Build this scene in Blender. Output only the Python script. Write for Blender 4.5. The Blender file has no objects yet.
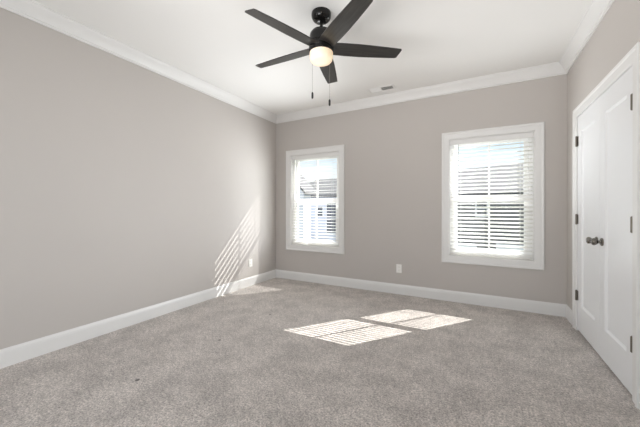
import bpy, bmesh, math, random
from mathutils import Vector, Matrix, Euler

random.seed(7)
SC = bpy.context.scene
COL = SC.collection

# ------------------------------------------------------------------ numbers
EYE = 1.1547                       # camera height
XL, XR = -3.064, 0.8254            # side walls
YB, YF = 4.065, -0.45              # back wall, front wall
CEIL = 2.74
WT = 0.17                          # wall thickness

# ------------------------------------------------------------------ camera
cam = bpy.data.cameras.new('camera')
cam.sensor_width = 36.0
cam.lens = 294.57 / 640 * 36.0
cam.shift_y = -(209.70 - 213.5) / 640 * -1.0
cam.clip_start = 0.02
cam_ob = bpy.data.objects.new('camera', cam)
COL.objects.link(cam_ob)
cam_ob.matrix_world = (Matrix.Translation((0, 0, EYE)) @ Matrix.Rotation(0.4974, 4, 'Z')
                       @ Matrix.Rotation(math.radians(90), 4, 'X') @ Matrix.Rotation(0.0011, 4, 'Z'))
SC.camera = cam_ob

# ------------------------------------------------------------------ sky
world = bpy.data.worlds.new('sky')
SC.world = world
world.use_nodes = True
wn, wl = world.node_tree.nodes, world.node_tree.links
wn.clear()
w_out = wn.new('ShaderNodeOutputWorld')
w_bg = wn.new('ShaderNodeBackground')
w_tc = wn.new('ShaderNodeTexCoord')
w_sep = wn.new('ShaderNodeSeparateXYZ')
w_ramp = wn.new('ShaderNodeValToRGB')
wl.new(w_tc.outputs['Generated'], w_sep.inputs[0])
wl.new(w_sep.outputs['Z'], w_ramp.inputs[0])
cr = w_ramp.color_ramp
cr.elements[0].position = 0.0
cr.elements[0].color = (0.95, 0.98, 1.0, 1)
cr.elements[1].position = 0.12
cr.elements[1].color = (0.90, 0.96, 1.0, 1)
for p_, c_ in ((0.26, (0.55, 0.78, 1.0, 1)), (0.5, (0.92, 0.96, 1.0, 1))):
    e_ = cr.elements.new(p_)
    e_.color = c_
# the sky is much brighter around the sun (right, high) and to the sides than low over the roofs straight ahead
SKY_LOW, SKY_HIGH, SKY_RIGHT, SKY_LEFT = 1.18, 2.5, 1.0, 1.0


def w_step(src, lo, hi, top):
    q = wn.new('ShaderNodeMapRange')
    q.interpolation_type = 'SMOOTHSTEP'
    q.inputs['From Min'].default_value = lo
    q.inputs['From Max'].default_value = hi
    q.inputs['To Min'].default_value = 0.0
    q.inputs['To Max'].default_value = top
    wl.new(src, q.inputs['Value'])
    return q.outputs[0]


def w_math(op, a, b):
    q = wn.new('ShaderNodeMath')
    q.operation = op
    for i_, v_ in enumerate((a, b)):
        if isinstance(v_, (int, float)):
            q.inputs[i_].default_value = v_
        else:
            wl.new(v_, q.inputs[i_])
    return q.outputs[0]


w_az = w_math('ARCTAN2', w_sep.outputs['X'], w_sep.outputs['Y'])
w_front = w_step(w_sep.outputs['Y'], 0.0, 0.25, 1.0)
w_above = w_step(w_sep.outputs['Z'], -0.02, 0.04, 1.0)
w_high = w_step(w_sep.outputs['Z'], 0.28, 0.55, SKY_HIGH)
w_right = w_step(w_az, 0.30, 0.62, SKY_RIGHT)
w_left = w_step(w_math('MULTIPLY', w_az, -1.0), 0.85, 1.15, SKY_LEFT)
w_sides = w_math('MULTIPLY', w_math('ADD', w_right, w_left), w_above)
w_glow = w_math('MULTIPLY', w_math('MAXIMUM', w_sides, w_high), w_front)
w_total = w_math('ADD', w_glow, SKY_LOW)
wl.new(w_ramp.outputs[0], w_bg.inputs['Color'])
wl.new(w_total, w_bg.inputs['Strength'])
wl.new(w_bg.outputs[0], w_out.inputs['Surface'])

# ------------------------------------------------------------------ sun
sun = bpy.data.lights.new('sun', 'SUN')
sun.energy = 15.0
sun.angle = math.radians(0.1)
sun.color = (1.0, 0.965, 0.92)
sun_ob = bpy.data.objects.new('sun', sun)
sun_ob.rotation_euler = Vector((-0.76, -1.0, -1.045)).to_track_quat('-Z', 'Y').to_euler()
sun_ob.location = (8, 14, 12)
COL.objects.link(sun_ob)

# ------------------------------------------------------------------ large area lights
# added fill lamps along the front wall, then indoors just before the blinds
for nm_, loc_, aim_, sx_, sy_, watts, spread_ in (
        ('front_fill', (-1.2, YF - 0.02, 1.2), (0, 29, 0), 2.6, 2.2, 18.5, 180),
        ('front_fill_right', (-2.2, YF + 0.05, 1.0), (0.62, 0.68, 0.38), 1.0, 1.0, 10.5, 80),
        ('front_fill_up', (-1.2, YF + 0.05, 1.0), (0.1, 0.8, 0.58), 1.6, 0.8, 5.5, 65),
        ('window_fill_a', (-2.32, YB - 0.07, 1.35), (-0.79, -0.61, 0.05), 0.5, 2.0, 4.6, 74),
        ('window_fill_b', (0.0, YB - 0.07, 1.3), (-0.8, -0.6, 0.0), 0.5, 1.3, 12.0, 72),
        ('window_fill_c', (-2.32, YB - 0.09, 1.1), (0.0, -0.62, 0.78), 0.8, 0.5, 5.2, 76),
        ('window_fill_d', (0.1, YB - 0.09, 1.1), (0.0, -0.62, 0.78), 0.8, 0.5, 1.4, 76),
        ('window_fill_e', (0.0, YB - 0.07, 1.5), (0.72, -0.54, 0.44), 0.5, 1.0, 2.0, 78)):
    d_ = bpy.data.lights.new(nm_, 'AREA')
    d_.shape = 'RECTANGLE'
    d_.size, d_.size_y = sx_, sy_
    d_.energy = watts
    d_.spread = math.radians(spread_)
    d_.color = (0.94, 0.975, 1.0) if nm_.startswith('window') else (1.0, 0.99, 0.98)
    d_ob = bpy.data.objects.new(nm_, d_)
    d_ob.location = loc_
    d_ob.rotation_euler = Vector(aim_).to_track_quat('-Z', 'Y').to_euler()
    COL.objects.link(d_ob)

# ------------------------------------------------------------------ exposure
SC.view_settings.view_transform = 'Standard'
SC.view_settings.look = 'None'
SC.view_settings.exposure = 0.0
SC.view_settings.gamma = 1.0
SC.view_settings.use_curve_mapping = False
SC.cycles.max_bounces = 16
SC.cycles.diffuse_bounces = 10
SC.cycles.glossy_bounces = 4
SC.cycles.transparent_max_bounces = 16
SC.cycles.sample_clamp_indirect = 6.0
SC.cycles.use_denoising = True


# ================================================================== helpers
def mat(name, color, rough=0.6, metal=0.0, noise=None, bump=None, spec=0.5, coat=0.0, emit=None):
    """noise = (scale, amount): tone variation; bump = (scale, strength, distance)"""
    m = bpy.data.materials.new(name)
    m.use_nodes = True
    n, l = m.node_tree.nodes, m.node_tree.links
    b = n['Principled BSDF']
    b.inputs['Roughness'].default_value = rough
    b.inputs['Metallic'].default_value = metal
    b.inputs['Specular IOR Level'].default_value = spec
    b.inputs['Coat Weight'].default_value = coat
    tc = n.new('ShaderNodeTexCoord')
    sc, am = noise or (3.0, 0.01)
    nz = n.new('ShaderNodeTexNoise')
    nz.inputs['Scale'].default_value = sc
    nz.inputs['Detail'].default_value = 4
    l.new(tc.outputs['Object'], nz.inputs['Vector'])
    rp = n.new('ShaderNodeValToRGB')
    rp.color_ramp.elements[0].position = 0.3
    rp.color_ramp.elements[1].position = 0.7
    rp.color_ramp.elements[0].color = tuple(c * (1 - am) for c in color) + (1,)
    rp.color_ramp.elements[1].color = tuple(min(1, c * (1 + am)) for c in color) + (1,)
    l.new(nz.outputs['Fac'], rp.inputs[0])
    l.new(rp.outputs[0], b.inputs['Base Color'])
    if bump:
        bz = n.new('ShaderNodeTexNoise')
        bz.inputs['Scale'].default_value = bump[0]
        bz.inputs['Detail'].default_value = 3
        l.new(tc.outputs['Object'], bz.inputs['Vector'])
        bp = n.new('ShaderNodeBump')
        bp.inputs['Strength'].default_value = bump[1]
        bp.inputs['Distance'].default_value = bump[2]
        l.new(bz.outputs['Fac'], bp.inputs['Height'])
        l.new(bp.outputs[0], b.inputs['Normal'])
    if emit:
        b.inputs['Emission Color'].default_value = emit[0] + (1,)
        b.inputs['Emission Strength'].default_value = emit[1]
    return m


def box(bm, x0, x1, y0, y1, z0, z1, bev=0.0):
    vs = [bm.verts.new((x, y, z)) for z in (z0, z1) for y in (y0, y1) for x in (x0, x1)]
    fs = [(0, 2, 3, 1), (4, 5, 7, 6), (0, 1, 5, 4), (2, 6, 7, 3), (0, 4, 6, 2), (1, 3, 7, 5)]
    faces = [bm.faces.new([vs[i] for i in f]) for f in fs]
    if bev > 0:
        ed = list({e for f in faces for e in f.edges})
        bmesh.ops.bevel(bm, geom=ed, offset=bev, segments=2, affect='EDGES', profile=0.6)


def lathe(bm, prof, seg=40, cx=0.0, cy=0.0):
    """prof: list of (radius, z) bottom or top first; radius 0 makes a pole"""
    rings = []
    for r, z in prof:
        if r < 1e-6:
            rings.append([bm.verts.new((cx, cy, z))])
        else:
            rings.append([bm.verts.new((cx + r * math.cos(2 * math.pi * k / seg), cy + r * math.sin(2 * math.pi * k / seg), z)) for k in range(seg)])
    for a, b in zip(rings[:-1], rings[1:]):
        for k in range(seg):
            k2 = (k + 1) % seg
            if len(a) == 1 and len(b) == 1:
                continue
            if len(a) == 1:
                bm.faces.new((a[0], b[k2], b[k]))
            elif len(b) == 1:
                bm.faces.new((a[k], a[k2], b[0]))
            else:
                bm.faces.new((a[k], a[k2], b[k2], b[k]))
    for rg, flip in ((rings[0], True), (rings[-1], False)):
        if len(rg) > 1:
            bm.faces.new(rg[::-1] if flip else rg)


def build(name, bm, m, parent=None, smooth=False, loc=None, rot=None):
    bmesh.ops.recalc_face_normals(bm, faces=bm.faces[:])
    me = bpy.data.meshes.new(name)
    bm.to_mesh(me)
    bm.free()
    me.materials.append(m)
    if smooth:
        for p in me.polygons:
            p.use_smooth = True
        try:
            me.set_sharp_from_angle(angle=math.radians(38))
        except Exception:
            pass
    o = bpy.data.objects.new(name, me)
    COL.objects.link(o)
    if parent:
        o.parent = parent
    if loc:
        o.location = loc
    if rot:
        o.rotation_euler = rot
    return o


def BM():
    return bmesh.new()


def boxes(name, m, lst, parent=None, bev=0.0, smooth=False):
    bm = BM()
    for b in lst:
        box(bm, *b, bev=bev)
    return build(name, bm, m, parent, smooth)


def empty(name, loc=(0, 0, 0), rz=0.0):
    o = bpy.data.objects.new(name, None)
    o.empty_display_size = 0.1
    o.location = loc
    o.rotation_euler = (0, 0, rz)
    COL.objects.link(o)
    return o


def tag(o, label, cat, group=None):
    o['label'] = label
    o['category'] = cat
    if group:
        o['group'] = group
    return o


def structure(o, label=None, cat=None):
    o['kind'] = 'structure'
    if label:
        o['label'] = label
    if cat:
        o['category'] = cat
    return o


def wall_mesh(bm, u0, u1, z0, z1, holes, mk):
    """A slab with rectangular holes. mk(u, z, d) -> point, d = 0 room face, 1 outer face."""
    us = sorted({u0, u1} | {h[0] for h in holes} | {h[1] for h in holes})
    zs = sorted({z0, z1} | {h[2] for h in holes} | {h[3] for h in holes})
    solid = lambda i, j: (0 <= i < len(us) - 1 and 0 <= j < len(zs) - 1 and not any(
        h[0] <= us[i] and us[i + 1] <= h[1] and h[2] <= zs[j] and zs[j + 1] <= h[3] for h in holes))
    cache = {}

    def V(i, j, d):
        k = (i, j, d)
        if k not in cache:
            cache[k] = bm.verts.new(mk(us[i], zs[j], d))
        return cache[k]
    for i in range(len(us) - 1):
        for j in range(len(zs) - 1):
            if not solid(i, j):
                continue
            for d in (0, 1):
                bm.faces.new((V(i, j, d), V(i + 1, j, d), V(i + 1, j + 1, d), V(i, j + 1, d)))
            if not solid(i - 1, j):
                bm.faces.new((V(i, j, 0), V(i, j, 1), V(i, j + 1, 1), V(i, j + 1, 0)))
            if not solid(i + 1, j):
                bm.faces.new((V(i + 1, j, 0), V(i + 1, j, 1), V(i + 1, j + 1, 1), V(i + 1, j + 1, 0)))
            if not solid(i, j - 1):
                bm.faces.new((V(i, j, 0), V(i, j, 1), V(i + 1, j, 1), V(i + 1, j, 0)))
            if not solid(i, j + 1):
                bm.faces.new((V(i, j + 1, 0), V(i, j + 1, 1), V(i + 1, j + 1, 1), V(i + 1, j + 1, 0)))


def frame_sweep(bm, u0, u1, z0, z1, prof, mk, open_bottom=False):
    """Mitred moulding around a rectangle. prof: (outward offset, depth off the wall); mk(u, z, depth) -> point"""
    rows = []
    for d, p in prof:
        b = z0 if open_bottom else z0 - d
        rows.append([bm.verts.new(mk(u0 - d, b, p)), bm.verts.new(mk(u0 - d, z1 + d, p)),
                     bm.verts.new(mk(u1 + d, z1 + d, p)), bm.verts.new(mk(u1 + d, b, p))])
    n = len(rows)
    for a in range(n):
        r, s_ = rows[a], rows[(a + 1) % n]
        for k in range(3 if open_bottom else 4):
            k2 = (k + 1) % 4
            bm.faces.new((r[k], r[k2], s_[k2], s_[k]))
    if open_bottom:
        bm.faces.new([r[0] for r in rows])
        bm.faces.new([r[3] for r in rows][::-1])


def moulding(bm, p0, p1, nrm, prof, m0=1, m1=1):
    """Straight moulding from p0 to p1 (x, y) against a wall with inward normal nrm; prof: (depth, z); m=1 mitres an inside corner"""
    a, b = Vector(p0), Vector(p1)
    t = (b - a).normalized()
    n_ = Vector(nrm)
    A, B = [], []
    for d, z in prof:
        q = a + n_ * d + t * d * m0
        r = b + n_ * d - t * d * m1
        A.append(bm.verts.new((q.x, q.y, z)))
        B.append(bm.verts.new((r.x, r.y, z)))
    k = len(prof)
    for i in range(k):
        j = (i + 1) % k
        bm.faces.new((A[i], A[j], B[j], B[i]))
    bm.faces.new(A[::-1])
    bm.faces.new(B)


def tube(bm, pts, r, seg=8):
    for a, b in zip(pts[:-1], pts[1:]):
        a, b = Vector(a), Vector(b)
        q = (b - a).to_track_quat('Z', 'Y')
        ra = [bm.verts.new(a + q @ Vector((r * math.cos(2 * math.pi * k / seg), r * math.sin(2 * math.pi * k / seg), 0))) for k in range(seg)]
        rb = [bm.verts.new(b + q @ Vector((r * math.cos(2 * math.pi * k / seg), r * math.sin(2 * math.pi * k / seg), 0))) for k in range(seg)]
        for k in range(seg):
            bm.faces.new((ra[k], ra[(k + 1) % seg], rb[(k + 1) % seg], rb[k]))
        bm.faces.new(ra[::-1])
        bm.faces.new(rb)


# ================================================================== materials
M_WALL = mat('greige_wall_paint', (0.52, 0.489, 0.464), 0.65, noise=(1.3, 0.012), bump=(240, 0.06, 0.001), spec=0.3)
M_CEIL = mat('ceiling_paint', (0.84, 0.835, 0.82), 0.8, noise=(1.0, 0.008), bump=(180, 0.05, 0.001), spec=0.2)
M_TRIM = mat('white_trim_paint', (0.755, 0.75, 0.74), 0.35, noise=(2.0, 0.008))
M_DOOR = mat('white_door_paint', (0.80, 0.805, 0.815), 0.32, noise=(2.0, 0.008))
M_VINYL = mat('white_window_vinyl', (0.92, 0.92, 0.925), 0.4, noise=(4.0, 0.006))
M_BLIND = mat('white_blind_slat', (0.90, 0.90, 0.89), 0.4, noise=(6.0, 0.008))
_n, _l = M_BLIND.node_tree.nodes, M_BLIND.node_tree.links
_tr = _n.new('ShaderNodeBsdfTranslucent')            # thin vinyl lets some sunlight glow through
_tr.inputs[0].default_value = (0.95, 0.94, 0.92, 1)
_mx = _n.new('ShaderNodeMixShader')
_mx.inputs[0].default_value = 0.5
_l.new(_n['Principled BSDF'].outputs[0], _mx.inputs[1])
_l.new(_tr.outputs[0], _mx.inputs[2])
_l.new(_mx.outputs[0], _n['Material Output'].inputs['Surface'])
M_CORD = mat('white_cord', (0.8, 0.8, 0.79), 0.8)
M_WAND = mat('clear_grey_wand', (0.45, 0.46, 0.48), 0.2)
M_PLATE = mat('white_outlet_plastic', (0.86, 0.85, 0.82), 0.35)
M_SLOT = mat('dark_slot', (0.05, 0.05, 0.05), 0.6)
M_NICKEL = mat('brushed_nickel', (0.20, 0.185, 0.165), 0.22, metal=1.0, noise=(60, 0.04))
M_HINGE = mat('satin_nickel_hinge', (0.17, 0.15, 0.125), 0.40, metal=0.6, noise=(60, 0.05))
M_BLACK = mat('oil_rubbed_bronze', (0.008, 0.0075, 0.007), 0.14, noise=(20, 0.1), spec=0.35)
M_CHAIN = mat('chain_metal', (0.30, 0.29, 0.27), 0.35, metal=0.8)
M_KNOBBLACK = mat('black_pull_knob', (0.02, 0.02, 0.02), 0.35)
M_VENT = mat('white_vent_enamel', (0.80, 0.795, 0.78), 0.45)
M_DUCT = mat('dark_duct', (0.10, 0.10, 0.095), 0.7)


def carpet_material():
    m = bpy.data.materials.new('cut_pile_carpet')
    m.use_nodes = True
    n, l = m.node_tree.nodes, m.node_tree.links
    b = n['Principled BSDF']
    b.inputs['Roughness'].default_value = 0.95
    b.inputs['Specular IOR Level'].default_value = 0.1
    b.inputs['Sheen Weight'].default_value = 0.15
    b.inputs['Sheen Roughness'].default_value = 0.6
    geo = n.new('ShaderNodeNewGeometry')

    def noise(scale, detail=3, rough=0.6, vec=None):
        q = n.new('ShaderNodeTexNoise')
        q.inputs['Scale'].default_value = scale
        q.inputs['Detail'].default_value = detail
        q.inputs['Roughness'].default_value = rough
        l.new(vec or geo.outputs['Position'], q.inputs['Vector'])
        return q.outputs['Fac']

    def ramp(fac, p0, c0, p1, c1):
        q = n.new('ShaderNodeValToRGB')
        q.color_ramp.elements[0].position, q.color_ramp.elements[1].position = p0, p1
        q.color_ramp.elements[0].color = (c0, c0, c0, 1)
        q.color_ramp.elements[1].color = (c1, c1, c1, 1)
        l.new(fac, q.inputs[0])
        return q.outputs[0]

    def mul(a, b_):
        q = n.new('ShaderNodeMix')
        q.data_type = 'RGBA'
        q.blend_type = 'MULTIPLY'
        q.inputs[0].default_value = 1.0
        l.new(a, q.inputs[6])
        l.new(b_, q.inputs[7])
        return q.outputs[2]
    fibre = ramp(noise(95, 3, 0.75), 0.34, 0.50, 0.66, 1.40)      # tufts, some light and some dark yarn
    tuft = ramp(noise(34, 3, 0.7), 0.34, 0.80, 0.66, 1.16)
    nap = ramp(noise(4.2, 5, 0.68), 0.38, 0.83, 0.60, 1.08)       # trodden nap
    base = n.new('ShaderNodeRGB')
    base.outputs[0].default_value = (0.60, 0.55, 0.516, 1)
    c = mul(mul(mul(base.outputs[0], fibre), tuft), nap)
    # small dark marks on the pile
    for px, py, rad in MARKS:
        vm = n.new('ShaderNodeVectorMath')
        vm.operation = 'DISTANCE'
        vm.inputs[1].default_value = (px, py, 0)
        l.new(geo.outputs['Position'], vm.inputs[0])
        mr = n.new('ShaderNodeMapRange')
        mr.inputs['From Min'].default_value = rad * 0.5
        mr.inputs['From Max'].default_value = rad
        mr.inputs['To Min'].default_value = 0.22
        mr.inputs['To Max'].default_value = 1.0
        l.new(vm.outputs['Value'], mr.inputs['Value'])
        c = mul(c, mr.outputs[0])
    l.new(c, b.inputs['Base Color'])
    bp = n.new('ShaderNodeBump')
    bp.inputs['Strength'].default_value = 0.9
    bp.inputs['Distance'].default_value = 0.012
    l.new(noise(110, 3, 0.7), bp.inputs['Height'])
    l.new(bp.outputs[0], b.inputs['Normal'])
    return m


MARKS = [(-2.037, 1.164, 0.020), (-2.025, 1.868, 0.016), (-2.027, 2.584, 0.016), (-1.056, 2.618, 0.013)]
M_CARPET = carpet_material()


def glass_material():
    m = bpy.data.materials.new('window_glass')
    m.use_nodes = True
    n, l = m.node_tree.nodes, m.node_tree.links
    n.clear()
    o = n.new('ShaderNodeOutputMaterial')
    t = n.new('ShaderNodeBsdfTransparent')
    t.inputs[0].default_value = (0.96, 0.97, 0.97, 1)
    g = n.new('ShaderNodeBsdfGlossy')
    g.inputs['Roughness'].default_value = 0.02
    lw = n.new('ShaderNodeLayerWeight')          # facing term only, the same on both faces of the pane
    pw = n.new('ShaderNodeMath')
    pw.operation = 'POWER'
    pw.inputs[1].default_value = 4.0
    l.new(lw.outputs['Facing'], pw.inputs[0])
    f = n.new('ShaderNodeMath')
    f.operation = 'MULTIPLY_ADD'
    f.inputs[1].default_value = 0.6
    f.inputs[2].default_value = 0.02
    l.new(pw.outputs[0], f.inputs[0])
    mx = n.new('ShaderNodeMixShader')
    l.new(f.outputs[0], mx.inputs[0])
    l.new(t.outputs[0], mx.inputs[1])
    l.new(g.outputs[0], mx.inputs[2])
    l.new(mx.outputs[0], o.inputs['Surface'])
    return m


M_GLASS = glass_material()


def blade_material():
    m = mat('dark_walnut_blade', (0.030, 0.026, 0.024), 0.30, spec=0.6)
    n, l = m.node_tree.nodes, m.node_tree.links
    b = n['Principled BSDF']
    tc = n.new('ShaderNodeTexCoord')
    mp = n.new('ShaderNodeMapping')
    mp.inputs['Scale'].default_value = (3, 60, 60)
    nz = n.new('ShaderNodeTexNoise')
    nz.inputs['Scale'].default_value = 1.6
    nz.inputs['Detail'].default_value = 6
    rp = n.new('ShaderNodeValToRGB')
    rp.color_ramp.elements[0].position = 0.35
    rp.color_ramp.elements[0].color = (0.014, 0.013, 0.012, 1)
    rp.color_ramp.elements[1].position = 0.7
    rp.color_ramp.elements[1].color = (0.038, 0.035, 0.032, 1)
    l.new(tc.outputs['Object'], mp.inputs[0])
    l.new(mp.outputs[0], nz.inputs['Vector'])
    l.new(nz.outputs['Fac'], rp.inputs[0])
    l.new(rp.outputs[0], b.inputs['Base Color'])
    return m


M_BLADE = blade_material()
M_BOWL = mat('frosted_lit_glass', (0.84, 0.79, 0.68), 0.35, noise=(8, 0.02), emit=((1.0, 0.62, 0.24), 0.37))


def siding_material(name, col, pitch=0.15):
    m = mat(name, col, 0.7)
    n, l = m.node_tree.nodes, m.node_tree.links
    b = n['Principled BSDF']
    tc = n.new('ShaderNodeTexCoord')
    wv = n.new('ShaderNodeTexWave')
    wv.wave_type = 'BANDS'
    wv.bands_direction = 'Z'
    wv.wave_profile = 'SAW'
    wv.inputs['Scale'].default_value = 2 * math.pi / pitch / 20.0
    bp = n.new('ShaderNodeBump')
    bp.inputs['Strength'].default_value = 0.6
    bp.inputs['Distance'].default_value = 0.02
    l.new(tc.outputs['Object'], wv.inputs['Vector'])
    l.new(wv.outputs['Fac'], bp.inputs['Height'])
    l.new(bp.outputs[0], b.inputs['Normal'])
    return m


M_SIDE_WHITE = siding_material('white_lap_siding', (0.72, 0.74, 0.84))
M_SIDE_GREY = siding_material('grey_lap_siding', (0.17, 0.17, 0.18))
M_SHINGLE = mat('grey_asphalt_shingle', (0.11, 0.11, 0.115), 0.9, noise=(6, 0.25), bump=(30, 0.4, 0.02))
M_HTRIM = mat('house_white_trim', (0.80, 0.80, 0.82), 0.6)
M_EAVE_SHADE = mat('dark_grey_eave_shade', (0.10, 0.10, 0.11), 0.6)  # soffit shadow put into the fascia colour
M_HGLASS = mat('dark_house_glass', (0.08, 0.09, 0.11), 0.08)
M_GARAGE = mat('white_garage_door_paint', (0.82, 0.82, 0.86), 0.5)
M_GRASS = mat('lawn_grass', (0.16, 0.22, 0.09), 0.95, noise=(2, 0.25), bump=(40, 0.5, 0.03))
M_ASPHALT = mat('street_asphalt', (0.22, 0.22, 0.22), 0.9, noise=(8, 0.1), bump=(60, 0.3, 0.01))
M_CONCRETE = mat('driveway_concrete', (0.60, 0.59, 0.57), 0.85, noise=(4, 0.05))

# ================================================================== the room shell
W_HALF, W_Z0, W_Z1 = 0.4415, 0.575, 2.045
WIN_X = (-2.3165, 0.0985)
holes = [(x - W_HALF, x + W_HALF, W_Z0, W_Z1) for x in WIN_X]

structure(boxes('floor', M_CARPET, [(XL - WT, XR + WT, YF - WT, YB + WT, -0.12, 0.0)]), 'soft taupe cut pile carpet over the whole floor', 'carpet')
structure(boxes('ceiling', M_CEIL, [(XL - WT, XR + WT, YF - WT, YB + WT, CEIL, CEIL + 0.12)]), 'smooth white painted ceiling', 'ceiling')

bm = BM()
wall_mesh(bm, XL, XR, 0.0, CEIL, holes, lambda u, z, d: (u, YB + WT * d, z))
structure(build('wall_back', bm, M_WALL), 'greige back wall with two windows', 'wall')
bm = BM()
wall_mesh(bm, YF, YB, 0.0, CEIL, [], lambda u, z, d: (XL - WT * d, u, z))
structure(build('wall_left', bm, M_WALL), 'long plain greige wall on the left', 'wall')
D_Y0, D_Y1, D_TOP = 2.477, 3.664, 2.045          # closet door opening in the right wall
bm = BM()
wall_mesh(bm, YF, YB, 0.0, CEIL, [(D_Y0 - 0.02, D_Y1 + 0.02, 0.0, D_TOP + 0.02)], lambda u, z, d: (XR + WT * d, u, z))
structure(build('wall_right', bm, M_WALL), 'greige wall on the right around the closet doors', 'wall')
bm = BM()
wall_mesh(bm, XL, XR, 0.0, CEIL, [(-2.5, 0.1, 0.0, 2.35)], lambda u, z, d: (u, YF - WT * d, z))  # unseen wall; its opening is put in to let fill light enter
structure(build('wall_front', bm, M_WALL), 'greige front wall with a wide opening added for fill light', 'wall')
# the closet behind the double doors (back and lid, so no daylight leaks round the doors)
structure(boxes('wall_closet', M_WALL, [(XR + WT + 0.5, XR + WT + 0.56, 2.2, 3.9, 0, 2.3), (XR + WT + 0.001, XR + WT + 0.5, 2.2, 2.26, 0, 2.3),
                                        (XR + WT + 0.001, XR + WT + 0.5, 3.84, 3.9, 0, 2.3), (XR + WT + 0.001, XR + WT + 0.56, 2.2, 3.9, 2.3, 2.36),
                                        (XR + WT + 0.001, XR + WT + 0.56, 2.2, 3.9, -0.06, 0)]))

# baseboards
BASE = [(0, 0.0), (0.014, 0.0), (0.014, 0.100), (0.0125, 0.106), (0.0125, 0.112), (0.010, 0.120), (0.006, 0.128), (0.0045, 0.135), (0, 0.135)]
CAS = 0.087


def base(name, segs):
    bm_ = BM()
    for s_ in segs:
        moulding(bm_, *s_[:3], BASE, *s_[3:])
    return structure(build(name, bm_, M_TRIM))


base('baseboard_back', [((XL, YB), (XR, YB), (0, -1), 1, 1)])
base('baseboard_left', [((XL, YF), (XL, YB), (1, 0), 1, 1)])
base('baseboard_right', [((XR, YF), (XR, D_Y0 - CAS + 0.0), (-1, 0), 1, 0), ((XR, D_Y1 + CAS), (XR, YB), (-1, 0), 0, 1)])
base('baseboard_front', [((XL, YF), (-2.5, YF), (0, 1), 1, 0), ((0.1, YF), (XR, YF), (0, 1), 0, 1)])

# crown moulding
CD, CP = 0.118, 0.082
CROWN = [(0, CEIL), (CP, CEIL), (CP, CEIL - 0.010), (CP - 0.008, CEIL - 0.014), (CP - 0.010, CEIL - 0.024), (CP - 0.020, CEIL - 0.036),
         (CP - 0.036, CEIL - 0.052), (CP - 0.050, CEIL - 0.072), (CP - 0.059, CEIL - 0.090), (CP - 0.062, CEIL - 0.098), (0.012, CEIL - 0.101),
         (0.012, CEIL - CD), (0, CEIL - CD)]
for i, (nm, a, b, nr) in enumerate((('back', (XL, YB), (XR, YB), (0, -1)), ('left', (XL, YF), (XL, YB), (1, 0)),
                                    ('right', (XR, YF), (XR, YB), (-1, 0)), ('front', (XL, YF), (XR, YF), (0, 1)))):
    bm = BM()
    moulding(bm, a, b, nr, CROWN)
    structure(build('trim_%d' % (i + 1), bm, M_TRIM, smooth=True), 'white crown moulding along the top of the %s wall' % nm, 'crown moulding')

# casings: flat board with a bead inside and a raised back band outside
CASING = [(0.0, 0.0), (0.0, 0.010), (0.004, 0.013), (0.012, 0.014), (0.060, 0.016), (0.064, 0.020), (0.070, 0.0225), (0.083, 0.0225), (CAS, 0.019), (CAS, 0.0)]

# ================================================================== windows
for wi, wx in enumerate(WIN_X):
    x0, x1 = wx - W_HALF, wx + W_HALF
    root = structure(empty('window_%d' % (wi + 1), (wx, YB, W_Z0)),
                     ('white double hung window beside the left corner', 'white double hung window near the closet doors')[wi], 'window')
    inv = Matrix.Translation((-wx, -YB, -W_Z0))

    def W(name, bm_, m, smooth=False, parent=root):
        if parent is root:
            bmesh.ops.transform(bm_, matrix=inv, verts=bm_.verts[:])
        else:
            bmesh.ops.transform(bm_, matrix=inv, verts=bm_.verts[:])
        return build(name, bm_, m, parent, smooth)
    bm = BM()
    frame_sweep(bm, x0, x1, W_Z0, W_Z1, CASING, lambda u, z, p: (u, YB - p, z))
    W('window_casing', bm, M_TRIM)
    # jamb lining between casing and vinyl frame
    t_ = 0.008
    bm = BM()
    frame_sweep(bm, x0 + t_, x1 - t_, W_Z0 + t_, W_Z1 - t_, [(0, -0.001), (t_, -0.001), (t_, -0.060), (0, -0.060)], lambda u, z, p: (u, YB - p, z))
    W('jamb', bm, M_TRIM)
    # vinyl frame
    fx0, fx1, fz0, fz1 = x0 + 0.044, x1 - 0.044, W_Z0 + 0.036, W_Z1 - 0.042
    bm = BM()
    frame_sweep(bm, fx0, fx1, fz0, fz1, [(0, -0.062), (0.043, -0.062), (0.043, -0.150), (0, -0.150)], lambda u, z, p: (u, YB - p, z))
    W('window_frame', bm, M_VINYL)
    # sashes
    for nm, za, zb, ya, sb, st in (('lower_sash', fz0 + 0.001, 1.318, 0.068, 0.042, 0.066), ('upper_sash', 1.268, fz1 - 0.001, 0.100, 0.064, 0.042)):
        gx0, gx1 = fx0 + 0.046, fx1 - 0.046
        gz0, gz1 = za + sb, zb - st
        bm = BM()
        ins = 0.003
        box(bm, fx0 + 0.001, gx0, YB + ya, YB + ya + 0.030, za, zb, ins)
        box(bm, gx1, fx1 - 0.001, YB + ya, YB + ya + 0.030, za, zb, ins)
        box(bm, gx0, gx1, YB + ya, YB + ya + 0.030, za, gz0, ins)
        box(bm, gx0, gx1, YB + ya, YB + ya + 0.030, gz1, zb, ins)
        sash = W(nm, bm, M_VINYL)
        bm = BM()
        box(bm, gx0 + 0.0005, gx1 - 0.0005, YB + ya + 0.012, YB + ya + 0.016, gz0 + 0.0005, gz1 - 0.0005)
        W('pane', bm, M_GLASS, parent=sash)
        bm = BM()
        box(bm, wx - 0.0095, wx + 0.0095, YB + ya + 0.006, YB + ya + 0.022, gz0, gz1, 0.003)
        W('muntin', bm, M_VINYL, parent=sash)
    bm = BM()
    box(bm, wx - 0.03, wx + 0.03, YB + 0.069, YB + 0.088, 1.3185, 1.328, 0.003)
    W('sash_lock', bm, M_VINYL)

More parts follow.
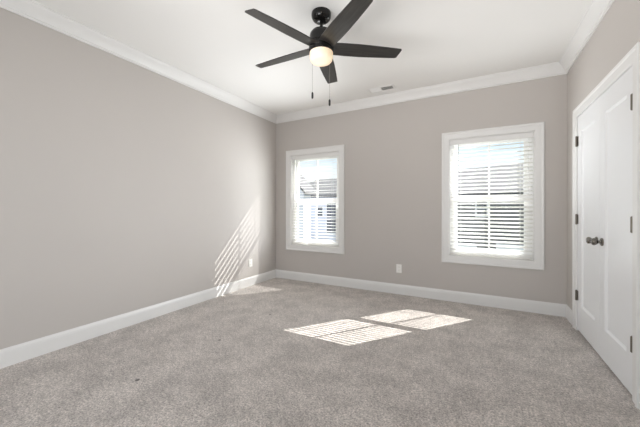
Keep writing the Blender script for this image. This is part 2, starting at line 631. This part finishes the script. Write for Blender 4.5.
# ================================================================== blinds
PITCH, SLAT_W, TILT = 0.0462, 0.038, ((9, 4), (28, 28))    # degrees: lower half, upper half of each blind
BLIND_LABEL = ('white horizontal slat blind in the narrow looking window beside the left corner',
               'white horizontal slat blind in the window close to the closet doors')


def slat_mesh(width):
    bm_ = BM()
    n_, t2 = 6, 0.0014
    top, bot = [], []
    for k in range(n_ + 1):
        s_ = (k / n_ - 0.5) * SLAT_W
        crown_ = 0.0022 * (1 - (2 * k / n_ - 1) ** 2)
        for arr, dz in ((top, t2), (bot, -t2)):
            arr.append([bm_.verts.new((sx * width / 2, s_, crown_ + dz)) for sx in (-1, 1)])
    for k in range(n_):
        bm_.faces.new((top[k][0], top[k][1], top[k + 1][1], top[k + 1][0]))
        bm_.faces.new((bot[k][0], bot[k + 1][0], bot[k + 1][1], bot[k][1]))
    for e_ in (0, 1):
        bm_.faces.new([top[k][e_] for k in range(n_ + 1)] + [bot[k][e_] for k in range(n_, -1, -1)])
    for k in (0, n_):
        bm_.faces.new((top[k][0], top[k][1], bot[k][1], bot[k][0]))
    return bm_


SW = 2 * W_HALF - 0.026
YS = 0.034                                      # slat centre line behind the wall face
proto_slat = None
for wi, wx in enumerate(WIN_X):
    root = tag(empty('window_blind', (wx, YB, W_Z0)), BLIND_LABEL[wi], 'blind', 'slatted window blinds')
    zt = W_Z1 - W_Z0
    boxes('valance', M_TRIM, [(-SW / 2 - 0.003, SW / 2 + 0.003, 0.003, 0.012, zt - 0.072, zt - 0.010)], root, 0.003)
    boxes('head_rail', M_TRIM, [(-SW / 2, SW / 2, 0.013, 0.056, zt - 0.055, zt - 0.0105)], root, 0.002)
    boxes('bottom_rail', M_BLIND, [(-SW / 2, SW / 2, YS - 0.023, YS + 0.023, 0.012, 0.030)], root, 0.004)
    z = 0.030 + 0.026
    while z < zt - 0.075:
        if proto_slat is None:
            sl = proto_slat = build('slat', slat_mesh(SW), M_BLIND, root)
        else:
            sl = proto_slat.copy()
            sl.parent = root
            COL.objects.link(sl)
        # the first blind hangs a little unevenly: its upper slats sit in close pairs
        n_slat = round((z - 0.056) / PITCH)
        sl.location = (0, YS, z + ((0.0042 if n_slat % 2 else -0.0042) if wi == 0 and z > 0.70 else 0.0))
        sl.rotation_euler = (math.radians(TILT[wi][z > 0.70]), 0, 0)         # room-side edge tipped down
        z += PITCH
    for s_ in (-0.31, 0.0, 0.31):
        bm = BM()
        for y in (YS - 0.0225, YS + 0.0225):
            tube(bm, [(s_, y, 0.030), (s_, y, zt - 0.056)], 0.0009, 6)
        build('ladder_cord', bm, M_CORD, root)
    bm = BM()
    tube(bm, [(-0.335, 0.006, zt - 0.074), (-0.335, 0.006, 0.80)], 0.0038, 8)
    tube(bm, [(-0.335, 0.006, 0.80), (-0.335, 0.006, 0.76)], 0.0055, 8)
    build('tilt_wand', bm, M_WAND, root, smooth=True)

# ================================================================== closet double doors
bm = BM()
frame_sweep(bm, D_Y0, D_Y1, 0.0, D_TOP, CASING, lambda u, z, p: (XR - p, u, z), open_bottom=True)
structure(build('trim_5', bm, M_TRIM), 'white casing around the closet double doors', 'door casing')
bm = BM()
frame_sweep(bm, D_Y0 + 0.001, D_Y1 - 0.001, 0.0, D_TOP - 0.001, [(0, -0.0005), (0.0185, -0.0005), (0.0185, -0.12), (0, -0.12)],
            lambda u, z, p: (XR - p, u, z), open_bottom=True)
structure(build('trim_6', bm, M_TRIM), 'white jamb lining inside the closet door casing', 'door jamb')

D_MID = (D_Y0 + D_Y1) / 2
DF = XR - 0.002                                   # room face of the doors
FS, FT, FB = 0.106, 0.150, 0.235                  # stile, top rail, bottom rail
for di, (ya, yb, hinge_y, knob_y) in enumerate(((D_MID + 0.0015, D_Y1 - 0.004, D_Y1 - 0.004, D_MID + 0.060),
                                                (D_Y0 + 0.004, D_MID - 0.0015, D_Y0 + 0.004, D_MID - 0.060))):
    za, zb = 0.016, D_TOP - 0.005
    root = structure(empty('door_%d' % (di + 1), (DF, (ya + yb) / 2, za)),
                     ('white single panel closet door, far leaf nearest the back wall', 'white single panel closet door, near leaf at the right edge')[di], 'door')
    inv = Matrix.Translation((-DF, -(ya + yb) / 2, -za))

    def D(name, bm_, m, parent=root, smooth=False):
        bmesh.ops.transform(bm_, matrix=inv, verts=bm_.verts[:])
        return build(name, bm_, m, parent, smooth)
    pa, pb, pz0, pz1 = ya + FS, yb - FS, za + FB, zb - FT
    bm = BM()
    # face: stiles and rails with a stepped sticking down to a flat recessed panel, both sides closed by a slab
    rows = []
    for d, dep in ((None, 0.0), (0.0, 0.0), (-0.003, 0.004), (-0.012, 0.0085), (-0.014, 0.012)):
        if d is None:
            q = (ya, yb, za, zb)
        else:
            q = (pa - d, pb + d, pz0 - d, pz1 + d)
        rows.append([bm.verts.new((DF + dep, q[0], q[2])), bm.verts.new((DF + dep, q[0], q[3])),
                     bm.verts.new((DF + dep, q[1], q[3])), bm.verts.new((DF + dep, q[1], q[2]))])
    for r, s_ in zip(rows[:-1], rows[1:]):
        for k in range(4):
            bm.faces.new((r[k], r[(k + 1) % 4], s_[(k + 1) % 4], s_[k]))
    bm.faces.new(rows[-1])
    back = [bm.verts.new((DF + 0.035, y, z)) for y, z in ((ya, za), (ya, zb), (yb, zb), (yb, za))]
    for k in range(4):
        bm.faces.new((rows[0][k], rows[0][(k + 1) % 4], back[(k + 1) % 4], back[k]))
    bm.faces.new(back[::-1])
    D('door_leaf', bm, M_DOOR)
    sgn = 1 if di == 0 else -1
    for hz in (0.338, 1.066, 1.812):
        bm = BM()
        box(bm, DF - 0.0015, DF - 0.0002, hinge_y - sgn * 0.026 if sgn > 0 else hinge_y + 0.001,
            hinge_y - 0.001 if sgn > 0 else hinge_y + 0.026, hz - 0.045, hz + 0.045)
        lathe(bm, [(0, hz - 0.052), (0.005, hz - 0.050), (0.0085, hz - 0.046), (0.0085, hz + 0.046), (0.005, hz + 0.050), (0, hz + 0.052)], 14, DF - 0.0095, hinge_y + sgn * 0.001)
        D('hinge', bm, M_HINGE, smooth=True)
    # knob
    kz = 0.910
    ax = Matrix.Translation((DF, knob_y, kz)) @ Matrix.Rotation(math.radians(-90), 4, 'Y')
    bm = BM()
    lathe(bm, [(0.0, 0.018), (0.011, 0.018), (0.0125, 0.028), (0.021, 0.034), (0.0262, 0.042), (0.0275, 0.050), (0.0255, 0.058), (0.019, 0.0635), (0.009, 0.066), (0, 0.0665)], 28)
    bmesh.ops.transform(bm, matrix=ax, verts=bm.verts[:])
    kn = D('door_knob', bm, M_NICKEL, smooth=True)
    bm = BM()
    lathe(bm, [(0, 0.0003), (0.031, 0.0003), (0.031, 0.006), (0.027, 0.010), (0.014, 0.012), (0.011, 0.0185), (0, 0.0185)], 28)
    bmesh.ops.transform(bm, matrix=ax, verts=bm.verts[:])
    D('rosette', bm, M_NICKEL, parent=kn, smooth=True)

# ================================================================== ceiling fan
FX, FY = -1.127, 2.094
fan = tag(empty('ceiling_fan', (FX, FY, CEIL)), 'dark bronze five blade ceiling fan with lit glass bowl hanging from the ceiling', 'ceiling fan')


def F(name, prof, m, seg=48, parent=fan):
    bm_ = BM()
    lathe(bm_, [(r, z_ - CEIL) for r, z_ in prof], seg)
    return build(name, bm_, m, parent, smooth=True)


F('canopy', [(0, CEIL), (0.078, CEIL), (0.080, 2.728), (0.078, 2.708), (0.070, 2.690), (0.055, 2.677), (0.034, 2.670), (0.0, 2.670)], M_BLACK)
F('downrod', [(0, 2.672), (0.0125, 2.672), (0.0125, 2.625), (0.022, 2.622), (0.024, 2.604), (0, 2.604)], M_BLACK, 24)
F('motor_housing', [(0, 2.604), (0.034, 2.604), (0.058, 2.599), (0.079, 2.587), (0.091, 2.570), (0.0945, 2.552), (0.0945, 2.497), (0.091, 2.493), (0.091, 2.481),
                    (0.098, 2.477), (0.100, 2.471), (0.100, 2.443), (0.097, 2.437), (0.0955, 2.420), (0, 2.420)], M_BLACK)
F('light_bowl', [(0, 2.4195), (0.0935, 2.4195), (0.0945, 2.403), (0.0925, 2.376), (0.087, 2.358), (0.076, 2.346), (0.053, 2.340), (0, 2.338)], M_BOWL)

BLADE_Z = 2.460 - CEIL


def blade_bm():
    bm_ = BM()
    # (radius, ccw edge, cw edge)
    st = [(0.080, 0.060, -0.060), (0.13, 0.064, -0.064), (0.20, 0.0665, -0.066), (0.32, 0.066, -0.066), (0.45, 0.061, -0.061), (0.56, 0.055, -0.056), (0.625, 0.050, -0.052)]
    t_ = 0.003
    pts = [(r, a) for r, a, b in st] + [(0.640, 0.044), (0.655, -0.040), (0.650, -0.050)] + [(r, b) for r, a, b in reversed(st)]
    up = [bm_.verts.new((x, y, t_)) for x, y in pts]
    dn = [bm_.verts.new((x, y, -t_)) for x, y in pts]
    k = len(pts)
    bm_.faces.new(up)
    bm_.faces.new(dn[::-1])
    for i in range(k):
        j = (i + 1) % k
        bm_.faces.new((up[i], dn[i], dn[j], up[j]))
    return bm_


blade0 = None
for k in range(5):
    ang = math.radians(36 + 72 * k)
    if blade0 is None:
        bl = blade0 = build('blade', blade_bm(), M_BLADE, fan)
    else:
        bl = blade0.copy()
        bl.parent = fan
        COL.objects.link(bl)
    bl.location = (0, 0, BLADE_Z)
    bl.scale = (1.012, 1.012, 1.0)
    bl.rotation_euler = (Matrix.Rotation(ang, 3, 'Z') @ Matrix.Rotation(math.radians(-13), 3, 'X')).to_euler()

c_, s_ = math.cos(0.4974), math.sin(0.4974)
for off, fw, zb in ((-0.073, 0.079, 2.080), (0.070, 0.073, 2.018)):
    px, py = off * c_ - fw * s_, off * s_ + fw * c_
    bm = BM()
    tube(bm, [(px * 0.86, py * 0.86, 2.451 - CEIL), (px, py, 2.443 - CEIL), (px, py, zb + 0.056 - CEIL)], 0.0011, 6)
    ch = build('pull_chain', bm, M_CHAIN, fan)
    bm = BM()
    lathe(bm, [(0, zb - CEIL), (0.0055, zb + 0.001 - CEIL), (0.0085, zb + 0.010 - CEIL), (0.0085, zb + 0.044 - CEIL), (0.005, zb + 0.054 - CEIL), (0, zb + 0.057 - CEIL)], 16, px, py)
    build('pull_knob', bm, M_KNOBBLACK, ch, smooth=True)

# ================================================================== ceiling register
vx, vy, vw, vd = -1.135, 3.775, 0.350, 0.150
vent = tag(empty('ceiling_vent', (vx, vy, CEIL)), 'small white rectangular air register in the ceiling close to the back wall', 'air vent')
bm = BM()
frame_sweep(bm, -vw / 2 + 0.028, vw / 2 - 0.028, -vd / 2 + 0.028, vd / 2 - 0.028,
            [(0, 0.0008), (0, 0.006), (0.004, 0.0075), (0.022, 0.006), (0.028, 0.002), (0.028, 0.0008)], lambda u, z, p: (u, z, -p))
build('vent_frame', bm, M_VENT, vent)
boxes('duct_plate', M_DUCT, [(-vw / 2 + 0.0275, vw / 2 - 0.0275, -vd / 2 + 0.0275, vd / 2 - 0.0275, -0.0022, -0.0008)], vent)
boxes('center_bar', M_VENT, [(-0.004, 0.004, -vd / 2 + 0.028, vd / 2 - 0.028, -0.0075, -0.0023)], vent)
for k in range(7):
    y = -vd / 2 + 0.036 + k * 0.0130
    for xa, xb, a in ((-vw / 2 + 0.029, -0.005, -40), (0.005, vw / 2 - 0.029, 38)):
        bm = BM()
        box(bm, xa, xb, -0.0055, 0.0055, -0.0004, 0.0004)
        build('louver', bm, M_VENT, vent, loc=(0, y, -0.0075), rot=(math.radians(a), 0, 0))


# ================================================================== outlets
def outlet(loc, rz, label):
    o = tag(empty('wall_outlet', loc, rz), label, 'outlet', 'wall outlets')
    bm_ = BM()
    box(bm_, -0.036, 0.036, -0.006, -0.0004, -0.058, 0.058, 0.0022)
    build('cover_plate', bm_, M_PLATE, o)
    for s2 in (-1, 1):
        bm_ = BM()
        box(bm_, -0.0165, 0.0165, -0.0075, -0.0061, s2 * 0.0235 - 0.0165, s2 * 0.0235 + 0.0165, 0.0006)
        r_ = build('receptacle', bm_, M_PLATE, o)
        bm_ = BM()
        for sx, h_ in ((-0.0063, 0.0045), (0.0063, 0.0035)):
            box(bm_, sx - 0.001, sx + 0.001, -0.0079, -0.0076, s2 * 0.0235 + 0.003 - h_, s2 * 0.0235 + 0.003 + h_)
        box(bm_, -0.0022, 0.0022, -0.0079, -0.0076, s2 * 0.0235 - 0.012, s2 * 0.0235 - 0.0075)
        build('slot', bm_, M_SLOT, r_)
    bm_ = BM()
    lathe(bm_, [(0, 0), (0.003, 0), (0.0025, 0.0012), (0, 0.0014)], 12)
    bmesh.ops.transform(bm_, matrix=Matrix.Translation((0, -0.0061, 0)) @ Matrix.Rotation(math.radians(90), 4, 'X'), verts=bm_.verts[:])
    build('screw', bm_, M_PLATE, o)
    return o


outlet((-0.974, YB, 0.350), 0, 'white duplex outlet on the back wall between the two windows')
outlet((XL, 3.430, 0.345), math.radians(90), 'white duplex outlet low on the left wall among the sun streaks')

# ================================================================== outdoors
GZ = -3.0
structure(boxes('ground', M_GRASS, [(-60, 50, YB + 0.6, 70, GZ - 0.2, GZ)]), 'lawn outside', 'lawn')
structure(boxes('street', M_ASPHALT, [(-60, 50, 9.0, 15.0, GZ + 0.001, GZ + 0.03)]), 'asphalt street outside', 'street')


def gable_house(name, loc, rz, w, d, eave, ridge, wall_m, label, wins, garages, gable=None, hip=0.0):
    root = tag(empty(name, loc, rz), label, 'house', 'houses across the street')
    boxes('house_wall', wall_m, [(-w / 2, w / 2, 0, d, 0, eave)], root)
    ov = 0.35
    bm_ = BM()
    e_ = eave + 0.01
    lo = [(-w / 2 - ov, -ov, e_), (w / 2 + ov, -ov, e_), (w / 2 + ov, d + ov, e_), (-w / 2 - ov, d + ov, e_)]
    hi = [(-w / 2 - ov + hip, d / 2, ridge), (w / 2 + ov - hip, d / 2, ridge)]
    v0 = [bm_.verts.new(p) for p in lo]
    v1 = [bm_.verts.new((p[0], p[1], p[2] + 0.16)) for p in lo]
    h1 = [bm_.verts.new(p) for p in hi]
    bm_.faces.new(v0[::-1])
    for i in range(4):
        j = (i + 1) % 4
        bm_.faces.new((v0[i], v0[j], v1[j], v1[i]))
    bm_.faces.new((v1[0], v1[1], h1[1], h1[0]))
    bm_.faces.new((v1[2], v1[3], h1[0], h1[1]))
    bm_.faces.new((v1[1], v1[2], h1[1]))
    bm_.faces.new((v1[3], v1[0], h1[0]))
    build('roof', bm_, M_SHINGLE, root)
    boxes('shaded_fascia', M_EAVE_SHADE, [(-w / 2 - ov, w / 2 + ov, -ov - 0.03, -ov - 0.001, e_ - 0.02, e_ + 0.17)], root)  # fascia strip coloured dark as the shadow line under the eave
    for (x_, z_, ww, wh) in wins:
        bm_ = BM()
        frame_sweep(bm_, x_ - ww / 2, x_ + ww / 2, z_, z_ + wh, [(0, 0.002), (0, 0.04), (0.09, 0.04), (0.09, 0.002)], lambda u, z, p: (u, -p, z))
        box(bm_, x_ - ww / 2, x_ + ww / 2, -0.03, -0.004, z_ + wh / 2 - 0.03, z_ + wh / 2 + 0.03)
        f_ = build('house_window', bm_, M_HTRIM, root)
        boxes('window_glass', M_HGLASS, [(x_ - ww / 2 + 0.001, x_ + ww / 2 - 0.001, -0.02, -0.002, z_ + 0.001, z_ + wh / 2 - 0.031),
                                         (x_ - ww / 2 + 0.001, x_ + ww / 2 - 0.001, -0.02, -0.002, z_ + wh / 2 + 0.031, z_ + wh - 0.001)], f_)
    for (x_, ww, wh) in garages:
        bm_ = BM()
        n_ = 4
        for k in range(n_):
            box(bm_, x_ - ww / 2, x_ + ww / 2, -0.05, -0.002, 0.01 + k * wh / n_, (k + 1) * wh / n_ - 0.015, 0.006)
        build('garage_door', bm_, M_GARAGE, root)
    if gable:
        gx, gw, gd, gh = gable
        bm_ = BM()
        f = [bm_.verts.new(p) for p in ((gx - gw / 2, -gd, 0), (gx + gw / 2, -gd, 0), (gx + gw / 2, -gd, eave), (gx, -gd, eave + gh), (gx - gw / 2, -gd, eave))]
        g = [bm_.verts.new((v.co.x, -0.002, v.co.z)) for v in f]
        bm_.faces.new(f)
        bm_.faces.new(g[::-1])
        for i in range(5):
            j = (i + 1) % 5
            bm_.faces.new((f[i], g[i], g[j], f[j]))
        build('gable_wing', bm_, wall_m, root)
        bm_ = BM()
        for sg in (-1, 1):
            a0 = Vector((gx + sg * (gw / 2 + 0.3), 0, eave - 0.3 * gh / (gw / 2) + 0.03))
            b0 = Vector((gx, 0, eave + gh + 0.03))
            q = []
            for y_ in (-gd - 0.3, d * 0.35):
                for p in (a0, b0):
                    for dz in (0, 0.14):
                        q.append(bm_.verts.new((p.x, y_, p.z + dz)))
            for fc in ((0, 1, 3, 2), (4, 6, 7, 5), (0, 2, 6, 4), (1, 5, 7, 3), (0, 4, 5, 1), (2, 3, 7, 6)):
                bm_.faces.new([q[i] for i in fc])
        build('gable_roof', bm_, M_SHINGLE, root)
    return root


gable_house('house', (-10.0, 19.0, GZ), math.radians(0), 8.6, 8.0, 5.05, 6.85, M_SIDE_WHITE,
            'white sided house with grey hipped roof seen through the left window',
            [(-0.3, 3.7, 0.42, 0.65), (0.68, 2.5, 0.85, 2.1)], [], None, 1.95)
gable_house('house', (1.2, 19.6, GZ), math.radians(-20), 9.0, 9.0, 5.05, 7.3, M_SIDE_GREY,
            'dark grey house with white garage doors seen through the right window',
            [(-1.17, 3.82, 0.55, 0.85)], [(-2.3, 1.7, 2.1), (1.05, 2.9, 2.25)], None, 0.0)
gable_house('house', (-13.2, 15.8, GZ), 0, 3.6, 1.6, 5.3, 5.9, M_SIDE_WHITE,
            'white gabled house whose steep roof edge shows at the left side of the left window', [], [], (2.2, 3.5, 0.8, 1.72), 0.0)
